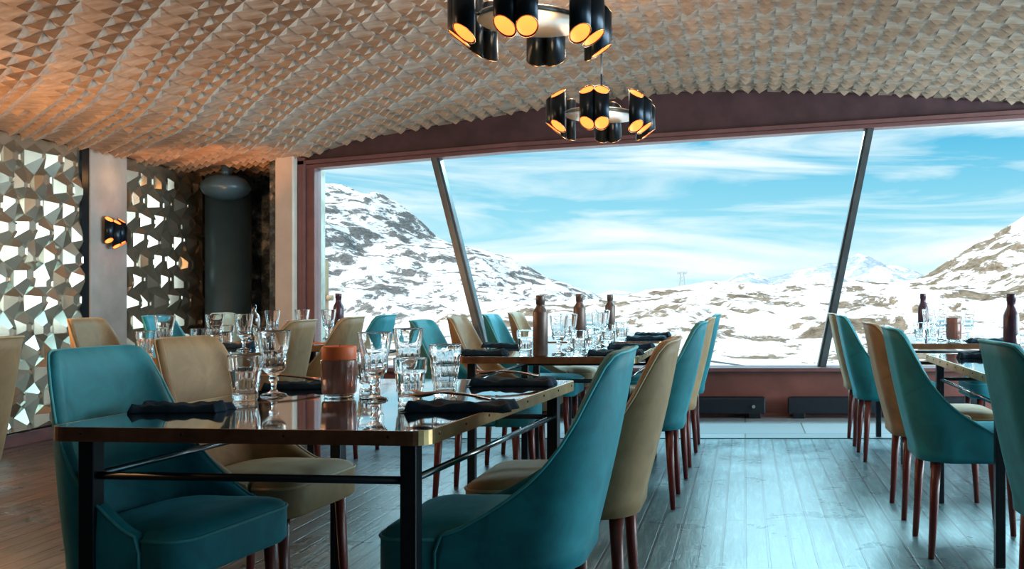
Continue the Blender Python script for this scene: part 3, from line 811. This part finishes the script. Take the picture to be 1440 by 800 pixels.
def spoon_mesh():
    bm = bmesh.new(); n = 24; rows = []
    for i in range(n + 1):
        u = i / n; x = u * .19
        if u < .62: wd = .0035 + .0035 * max(0, (.2 - u) / .2) ** 1; dz = 0
        else:
            q = (u - .62) / .38; wd = .0035 + .0185 * math.sin(PI * min(1, q * .97 + .03)) ** .75; dz = -.007 * math.sin(PI * q)
        z = .004 + .010 * math.sin(PI * u) + .004 * u
        row = []
        for k in range(7):
            v = k / 3 - 1; row.append((x, v * wd, z + dz * (1 - v * v)))
        rows.append(row)
    for off in (0, .0014):
        pass
    T = [[bm.verts.new((x, y, z + .0014)) for x, y, z in r] for r in rows]; B = [[bm.verts.new(p) for p in r] for r in rows]
    for i in range(n):
        for k in range(6):
            bm.faces.new((T[i][k], T[i + 1][k], T[i + 1][k + 1], T[i][k + 1])); bm.faces.new((B[i][k], B[i][k + 1], B[i + 1][k + 1], B[i + 1][k]))
        bm.faces.new((T[i][0], B[i][0], B[i + 1][0], T[i + 1][0])); bm.faces.new((T[i][6], T[i + 1][6], B[i + 1][6], B[i][6]))
    for e in (0, n):
        for k in range(6): bm.faces.new((T[e][k], T[e][k + 1], B[e][k + 1], B[e][k]))
    return bm
def fork_mesh():
    bm = bmesh.new()
    tube(bm, [(0, 0, .004), (.06, 0, .010), (.12, 0, .013), (.135, 0, .012)], [.0045, .003, .003, .004], 8)
    box(bm, .132, .150, -.011, .011, .0105, .0125)
    for k in range(4):
        y = -.0095 + k * .0063; tube(bm, [(.148, y, .0115), (.17, y, .010), (.195, y, .015)], [.0017, .0015, .0009], 6)
    return bm
sp0 = obj('spoon', spoon_mesh(), COPCUT, None, True); fk0 = obj('fork', fork_mesh(), COPCUT, None, True)
def cut(src, x, y, z, rz, label, first=False, cat='spoon'):
    o = src
    if not first: o = src.copy(); COL.objects.link(o)
    o.location = (x, y, ZTB + z); o.rotation_euler = (0, -.03, rz); o.scale = (1.1, 1.15, 1.3); return tag(o, label, cat, 'copper cutlery on the nearest table')
cut(sp0, ax(690, 2.60), 2.60, .024, PI + .05, 'copper spoon lying on the front right napkin of the nearest table', True)
cut(fk0, ax(690, 2.645), 2.645, .022, PI - .06, 'copper fork lying on the front right napkin of the nearest table', True, 'fork')
cut(sp0, ax(757, 3.32), 3.32, .024, PI + .04, 'copper spoon lying on the far right napkin of the nearest table')
cut(fk0, ax(757, 3.365), 3.365, .022, PI - .08, 'copper fork lying on the far right napkin of the nearest table', False, 'fork')
cut(fk0, ax(450, 3.21), 3.21, .022, PI - .02, 'copper fork lying on the far left napkin of the nearest table', False, 'fork')

# ------------------------------------------------------------------ chandeliers and sconce
def cut_tube(r, zt, zb, out, inner=False, seg=28, k=.75):
    """open tube whose two ends are cut obliquely to face outwards"""
    bm = bmesh.new(); A = []; B = []
    for i in range(seg):
        a = 2 * PI * i / seg; x, y = r * math.cos(a), r * math.sin(a); o = x * out[0] + y * out[1]
        A.append(bm.verts.new((x, y, zb + k * o))); B.append(bm.verts.new((x, y, zt - k * o)))
    for i in range(seg): bm.faces.new((A[i], A[(i + 1) % seg], B[(i + 1) % seg], B[i]))
    return bm, A, B
def lamp_tube(parent, loc, out, r, h):
    zt, zb = h / 2, -h / 2; seg = 28; k = .75
    bm = bmesh.new(); R = []
    for rr in (r, r - .0025):
        A = []; B = []
        for i in range(seg):
            a = 2 * PI * i / seg; x, y = rr * math.cos(a), rr * math.sin(a); o = x * out[0] + y * out[1]
            A.append(bm.verts.new((x, y, zb + k * o))); B.append(bm.verts.new((x, y, zt - k * o)))
        R.append((A, B))
    (A, B), (A2, B2) = R
    for i in range(seg):
        j = (i + 1) % seg
        bm.faces.new((A[i], A[j], B[j], B[i])); bm.faces.new((A[i], A2[i], A2[j], A[j])); bm.faces.new((B[i], B[j], B2[j], B2[i])); bm.faces.new((A2[i], B2[i], B2[j], A2[j]))
    t = obj('lamp_tube', bm, TUBE, parent, False, loc)
    for p in t.data.polygons: p.use_smooth = abs(p.normal.z) < .2
    # glowing lining set just inside the tube
    bm = bmesh.new(); r2 = r - .004; A = []; B = []
    for i in range(seg):
        a = 2 * PI * i / seg; x, y = r2 * math.cos(a), r2 * math.sin(a); o = x * out[0] + y * out[1]
        A.append(bm.verts.new((x, y, zb + k * o + .002))); B.append(bm.verts.new((x, y, zt - k * o - .002)))
    for i in range(seg): bm.faces.new((A[i], A[(i + 1) % seg], B[(i + 1) % seg], B[i]))
    obj('lining', bm, GLOW, t, True)
    bm = bmesh.new(); lathe(bm, [(0, -.03), (.014, -.025), (.02, -.01), (.02, .01), (.012, .03), (0, .034)], 16); obj('bulb', bm, BULB, t, True)
    for zz, s in ((zb, 1), (zt, -1)):
        bm = bmesh.new(); tube(bm, [(r * math.cos(2 * PI * i / seg), r * math.sin(2 * PI * i / seg), zz + s * k * r * (math.cos(2 * PI * i / seg) * out[0] + math.sin(2 * PI * i / seg) * out[1])) for i in range(seg)], .0014, 5, True)
        obj('rim', bm, RIM, t, True)
    return t
def chandelier(x, y, z, label, ry=0):
    t = empty('chandelier', label, 'lamp', (x, y, z), ry, 'ring chandeliers')
    bm = bmesh.new(); lathe(bm, [(0, .012), (.185, .012), (.19, .006), (.19, -.006), (.185, -.010), (0, -.012)], 48); obj('plate', bm, DISC, t, True)
    bm = bmesh.new(); lathe(bm, [(0, -.03), (.012, -.028), (.02, -.012), (0, -.01)], 16); obj('boss', bm, DISC, t, True)
    top = cz(x) - z - .012
    bm = bmesh.new(); tube(bm, [(0, 0, .0), (0, 0, top)], .006, 8); obj('stem', bm, BLACK, t, True)
    bm = bmesh.new(); lathe(bm, [(0, top - .02), (.05, top - .02), (.055, top - .005), (.055, top + .01), (0, top + .01)], 24); obj('canopy', bm, BLACK, t, True)
    r = .037; rad = .25
    for g in range(6):
        a = -PI / 2 + g * PI / 3
        o = Vector((math.cos(a), math.sin(a), 0)); s = Vector((-o.y, o.x, 0))
        for k in (-1, 1):
            d = (o + s * k * .35).normalized()
            lamp_tube(t, tuple(o * rad + s * (k * r)), (d.x, d.y), r, .168)
        bm = bmesh.new(); tube(bm, [tuple(o * .18), tuple(o * (rad - .02))], .005, 6); obj('arm', bm, BLACK, t)
    return t
C1 = (ax(748, 3.55), 3.55); C2 = (ax(846, 5.2), 5.2)
chandelier(C1[0], C1[1], az(30, 3.55) , 'larger looking chandelier of dark tubes cut off by the top frame edge')
chandelier(C2[0], C2[1], az(162, 5.2), 'chandelier of dark tubes hanging in front of the beam on a thin stem')
# wall sconce on the pillar
t = empty('wall_sconce', 'small cluster sconce of dark tubes on the concrete pillar', 'lamp', (XL + .05, 7.77, az(326, 7.77)))
bm = bmesh.new(); box(bm, 0, .02, -.06, .06, -.05, .05, .004); obj('backplate', bm, BLACK, t)
for yy, xx, zz, hh in ((-.085, .05, .01, .17), (-.03, .075, -.02, .19), (.03, .075, .0, .18), (.085, .05, -.01, .17)):
    lamp_tube(t, (xx, yy, zz), (.9, yy * 5), .03, hh)

# ------------------------------------------------------------------ outdoors
def field(name, mat, x0, x1, nx, y0, y1, ny_, fn, label, cat):
    bm = bmesh.new(); G = []
    for j in range(ny_ + 1):
        y = y0 + (y1 - y0) * (j / ny_); row = []
        for i in range(nx + 1):
            x = x0 + (x1 - x0) * i / nx; row.append(bm.verts.new((x, y, fn(x, y))))
        G.append(row)
    for j in range(ny_):
        for i in range(nx): bm.faces.new((G[j][i], G[j][i + 1], G[j + 1][i + 1], G[j + 1][i]))
    # back flank and skirt so that the land has body
    back = [bm.verts.new((v.co.x, y1 + (y1 - y0) * .5, min(r.co.z for r in G[0]) - 2)) for v in G[-1]]
    for i in range(nx): bm.faces.new((G[-1][i], G[-1][i + 1], back[i + 1], back[i]))
    o = obj(name, bm, mat, None, True); tag(o, label, cat); o['kind'] = 'structure'; return o
def fbm(x, y, s, o=5): return noise.fractal(Vector((x / s, y / s, 3.3)), .9, 2.1, o)
def ridged(x, y, s, o=5):
    return noise.ridged_multi_fractal(Vector((x / s, y / s, 1.7)), .9, 2.1, o, 1.0, 2.0)
SNOW_L = mk_snow('snowy_left_mountain', (.10, .095, .09), (.30, .28, .26), .232, .085, (1, .5, 1.5), .42)
SNOW_M = mk_snow('snowy_rock_hill', (.12, .09, .06), (.36, .28, .20), .188, .13, (.8, .6, 1.5), .45)
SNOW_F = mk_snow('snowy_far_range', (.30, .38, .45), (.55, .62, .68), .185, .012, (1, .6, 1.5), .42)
SNOW_G = mk_snow('snow_ground', (.5, .5, .5), (.7, .7, .7), .95, .05, (1, 1, 1), .3)
# left mountain
DL = 800.
SKY_L = [(300, 235), (400, 246), (445, 256), (490, 263), (505, 271), (520, 273), (532, 270), (545, 277), (565, 290), (590, 309), (620, 336), (650, 345), (690, 354), (715, 362), (740, 374), (770, 391), (800, 399), (830, 411), (850, 421), (880, 428), (940, 436), (1100, 445)]
TL = [(ax(p, DL), az(q, DL)) for p, q in SKY_L]
def f_left(x, y):
    k = (y - 230) / (DL - 230); k = max(0, min(1, k))
    # follow the same fall line as the ridge comes nearer
    top = cosine_tab(TL, x * (1 + .0 * k)); base = -34
    prof = k ** 1.15
    n = fbm(x, y, 90, 6) * 9 * min(1, (1 - k) * 5) * min(1, k * 4) + ridged(x + y * .4, y * .6, 120, 6) * 5 * min(1, (1 - k) * 6) * min(1, k * 3) + fbm(x * 1.3, y, 14, 4) * 1.2
    return base + (top - base) * prof + n
field('snow_mountain_slope', SNOW_L, -560, 60, 300, 230, DL, 150, f_left, 'big snowy mountain with dark rock bands at left', 'mountain')
# centre and right rocky hill
DM = 300.
SKY_M = [(700, 450), (820, 432), (860, 424), (900, 418), (950, 407), (985, 398), (1010, 396), (1040, 398), (1080, 400), (1120, 396), (1160, 398), (1200, 396), (1240, 398), (1280, 394), (1310, 382), (1340, 362), (1370, 345), (1400, 326), (1440, 305), (1500, 276), (1600, 240), (1800, 215)]
TM = [(ax(p, DM), az(q, DM)) for p, q in SKY_M]
def f_mid(x, y):
    k = max(0, min(1, (y - 95) / (DM - 95))); top = cosine_tab(TM, x); base = -6.0
    n = (fbm(x, y, 30, 6) * 2.4 + (ridged(x, y * 1.3, 34, 5) - 1) * 1.4) * min(1, (1 - k) * 4) * min(1, k * 5) + fbm(x, y, 6, 5) * .6 * min(1, k * 5)
    return base + (top - base) * (k ** .9) + n
field('snow_hill', SNOW_M, -75, 165, 300, 95, DM, 150, f_mid, 'rocky snow covered hill beyond the window at centre and right', 'hill')
# far range
DF = 2600.
SKY_F = [(600, 425), (800, 420), (840, 414), (870, 408), (890, 412), (920, 410), (960, 408), (1000, 402), (1040, 386), (1055, 383), (1080, 391), (1110, 384), (1140, 377), (1165, 370), (1180, 372), (1205, 357), (1225, 362), (1240, 372), (1262, 373), (1272, 374), (1290, 385), (1330, 396), (1500, 410)]
TF = [(ax(p, DF), az(q, DF)) for p, q in SKY_F]
def f_far(x, y):
    k = max(0, min(1, (y - 1500) / (DF - 1500))); top = lerp_tab(TF, x); base = -90
    n = (ridged(x, y, 170, 6) - 1) * 22 * min(1, (1 - k) * 3 + .15) * min(1, k * 3) + fbm(x, y, 40, 4) * 4
    return base + (top - base) * k + n
field('snow_range', SNOW_F, -900, 900, 300, 1500, DF, 60, f_far, 'distant snowy mountain range on the horizon', 'mountain')
def f_gnd(x, y):
    return -1.0 - 5.2 * max(0, min(1, (y - 9) / 95)) - .00 * x + fbm(x, y, 25, 4) * .35 * min(1, (y - 9) / 20) - max(0, (y - 104)) * .14
field('snow_ground', SNOW_G, -160, 190, 120, 8.9, 320, 110, f_gnd, 'flat snow field outside the window', 'snow')
# pylon on the ridge
dp = 292; bx = ax(959, dp); bz = f_mid(bx, dp) - .3
t = empty('lift_pylon', 'tiny grey cable lift pylon on the snowy skyline', 'pylon', (bx, dp, bz))
hgt = az(383, dp) - bz
bm = bmesh.new()
for sx in (-1, 1):
    for sy in (-1, 1): tube(bm, [(sx * .85, sy * .85, 0), (sx * .45, sy * .45, hgt)], .13, 6)
for k in range(5):
    z0, z1 = hgt * k / 5, hgt * (k + 1) / 5; w0, w1 = .85 - .4 * k / 5, .85 - .4 * (k + 1) / 5
    tube(bm, [(-w0, -w0, z0), (w1, -w1, z1)], .07, 5); tube(bm, [(w0, -w0, z0), (-w1, -w1, z1)], .07, 5)
obj('mast', bm, PYL, t)
bm = bmesh.new(); box(bm, -1.5, 1.5, -.2, .2, hgt - .08, hgt + .18); obj('crossarm', bm, PYL, t)
for s in (-1, 1):
    bm = bmesh.new(); box(bm, s * 1.05 - .4, s * 1.05 + .4, -.3, .3, hgt - .5, hgt + .05, .05); obj('sheave', bm, PYL, t)
# terrace bits just outside
bm = bmesh.new(); box(bm, -3.795, -3.735, 8.73, 8.86, -1.1, 2.14, .008); tag(obj('stone_pier', bm, STONE), 'rough stone pier just outside the left window jamb', 'pier')
t = empty('timber_post', 'light brown timber post outside the left edge of the window', 'post', (ax(456, 10.6), 10.6, -1.15))
zt = az(366, 10.6) + 1.15
bm = bmesh.new(); box(bm, -.05, .03, -.05, .05, 0, zt, .006); obj('post', bm, TIMBER, t)
bm = bmesh.new(); prism(bm, [(.03, 0), (.075, 0), (.075, zt - 1.0), (.05, zt - .84), (.03, zt - .8)], -.05, .05); obj('cheek', bm, TIMBER, t)
bm = bmesh.new(); lathe(bm, [(0, -.03), (.04, -.028), (.045, 0), (.04, .028), (0, .03)], 14); obj('knob', bm, TIMBER, t, True, loc=(.055, 0, zt - .4))
t = empty('railing_post', 'slim reddish post of the terrace railing right of the right strut', 'post', (ax(1223, 9.6), 9.6, -1.1))
bm = bmesh.new(); box(bm, -.02, .02, -.02, .02, 0, az(474, 9.6) + 1.1, .003); obj('post', bm, FRAME, t)
for zz in (az(490, 9.6), az(508, 9.6)):
    bm = bmesh.new(); tube(bm, [(0, 0, zz + 1.1), (.14, 0, zz + 1.1)], .008, 6); obj('hook', bm, FRAME, t)
bm = bmesh.new()
tube(bm, [(ax(930, 12), 12, az(500, 12)), (ax(960, 12.), 12., az(503, 12.)), (ax(1000, 11.5), 11.5, az(508, 11.5)), (ax(1060, 11), 11, az(516, 11)), (ax(1075, 11), 11, -1.1)], .012, 6)
tag(obj('guide_rope', bm, STRUT), 'thin dark rope sagging over the snow just above the sill', 'rope')

# ------------------------------------------------------------------ room lamps and added fill lights
for c, z in ((C1, az(42, 3.55)), (C2, az(160, 5.2))):
    lamp('chandelier_light', 'POINT', (c[0], c[1], z - .16), 5, (1, .55, .25), .12)
    lamp('chandelier_uplight', 'POINT', (c[0], c[1], z + .2), 11, (1, .80, .62), .12)
lamp('warm_left_light', 'POINT', (XL + .25, 7.77, 1.95), .9, (1, .45, .16), .05)  # light of the pillar sconce
lamp('warm_left_light', 'POINT', (XL + .85, 5.2, 1.3), 40, (1, .50, .22), .06)  # extra unseen warm lamp off the left wall, no sconce here
lamp('warm_left_light', 'POINT', (XL + 1.2, 3.0, 1.3), 30, (1, .50, .22), .06)  # second extra unseen warm lamp, nearer the camera
ul = lamp('ceiling_warm_fill', 'SPOT', (-3.9, 7.1, .9), 60, (1, .38, .12), .04, Vector((-.30, .95, 1.3)).to_track_quat('-Z', 'Y').to_euler(), None, .75)  # unseen warm spot added to redden the ceiling by the alcove
lamp('side_fill', 'AREA', (5.3, 5.3, 1.35), 340, (.74, .93, 1), 5.5, (0, PI / 2, 0), 1.9)  # added area fill at the open right side, no window there
bpy.data.objects['side_fill'].data.shape = 'RECTANGLE'; bpy.data.objects['side_fill'].data.size = 1.9; bpy.data.objects['side_fill'].data.size_y = 5.6
lamp('sky_fill', 'AREA', (.6, 10.6, 3.35), 520, (.46, .86, 1), 8.5, Vector((0, -7.5, -2.9)).to_track_quat('-Z', 'Y').to_euler(), 1.3)  # added area fill outside above the window, boosting the sky's light
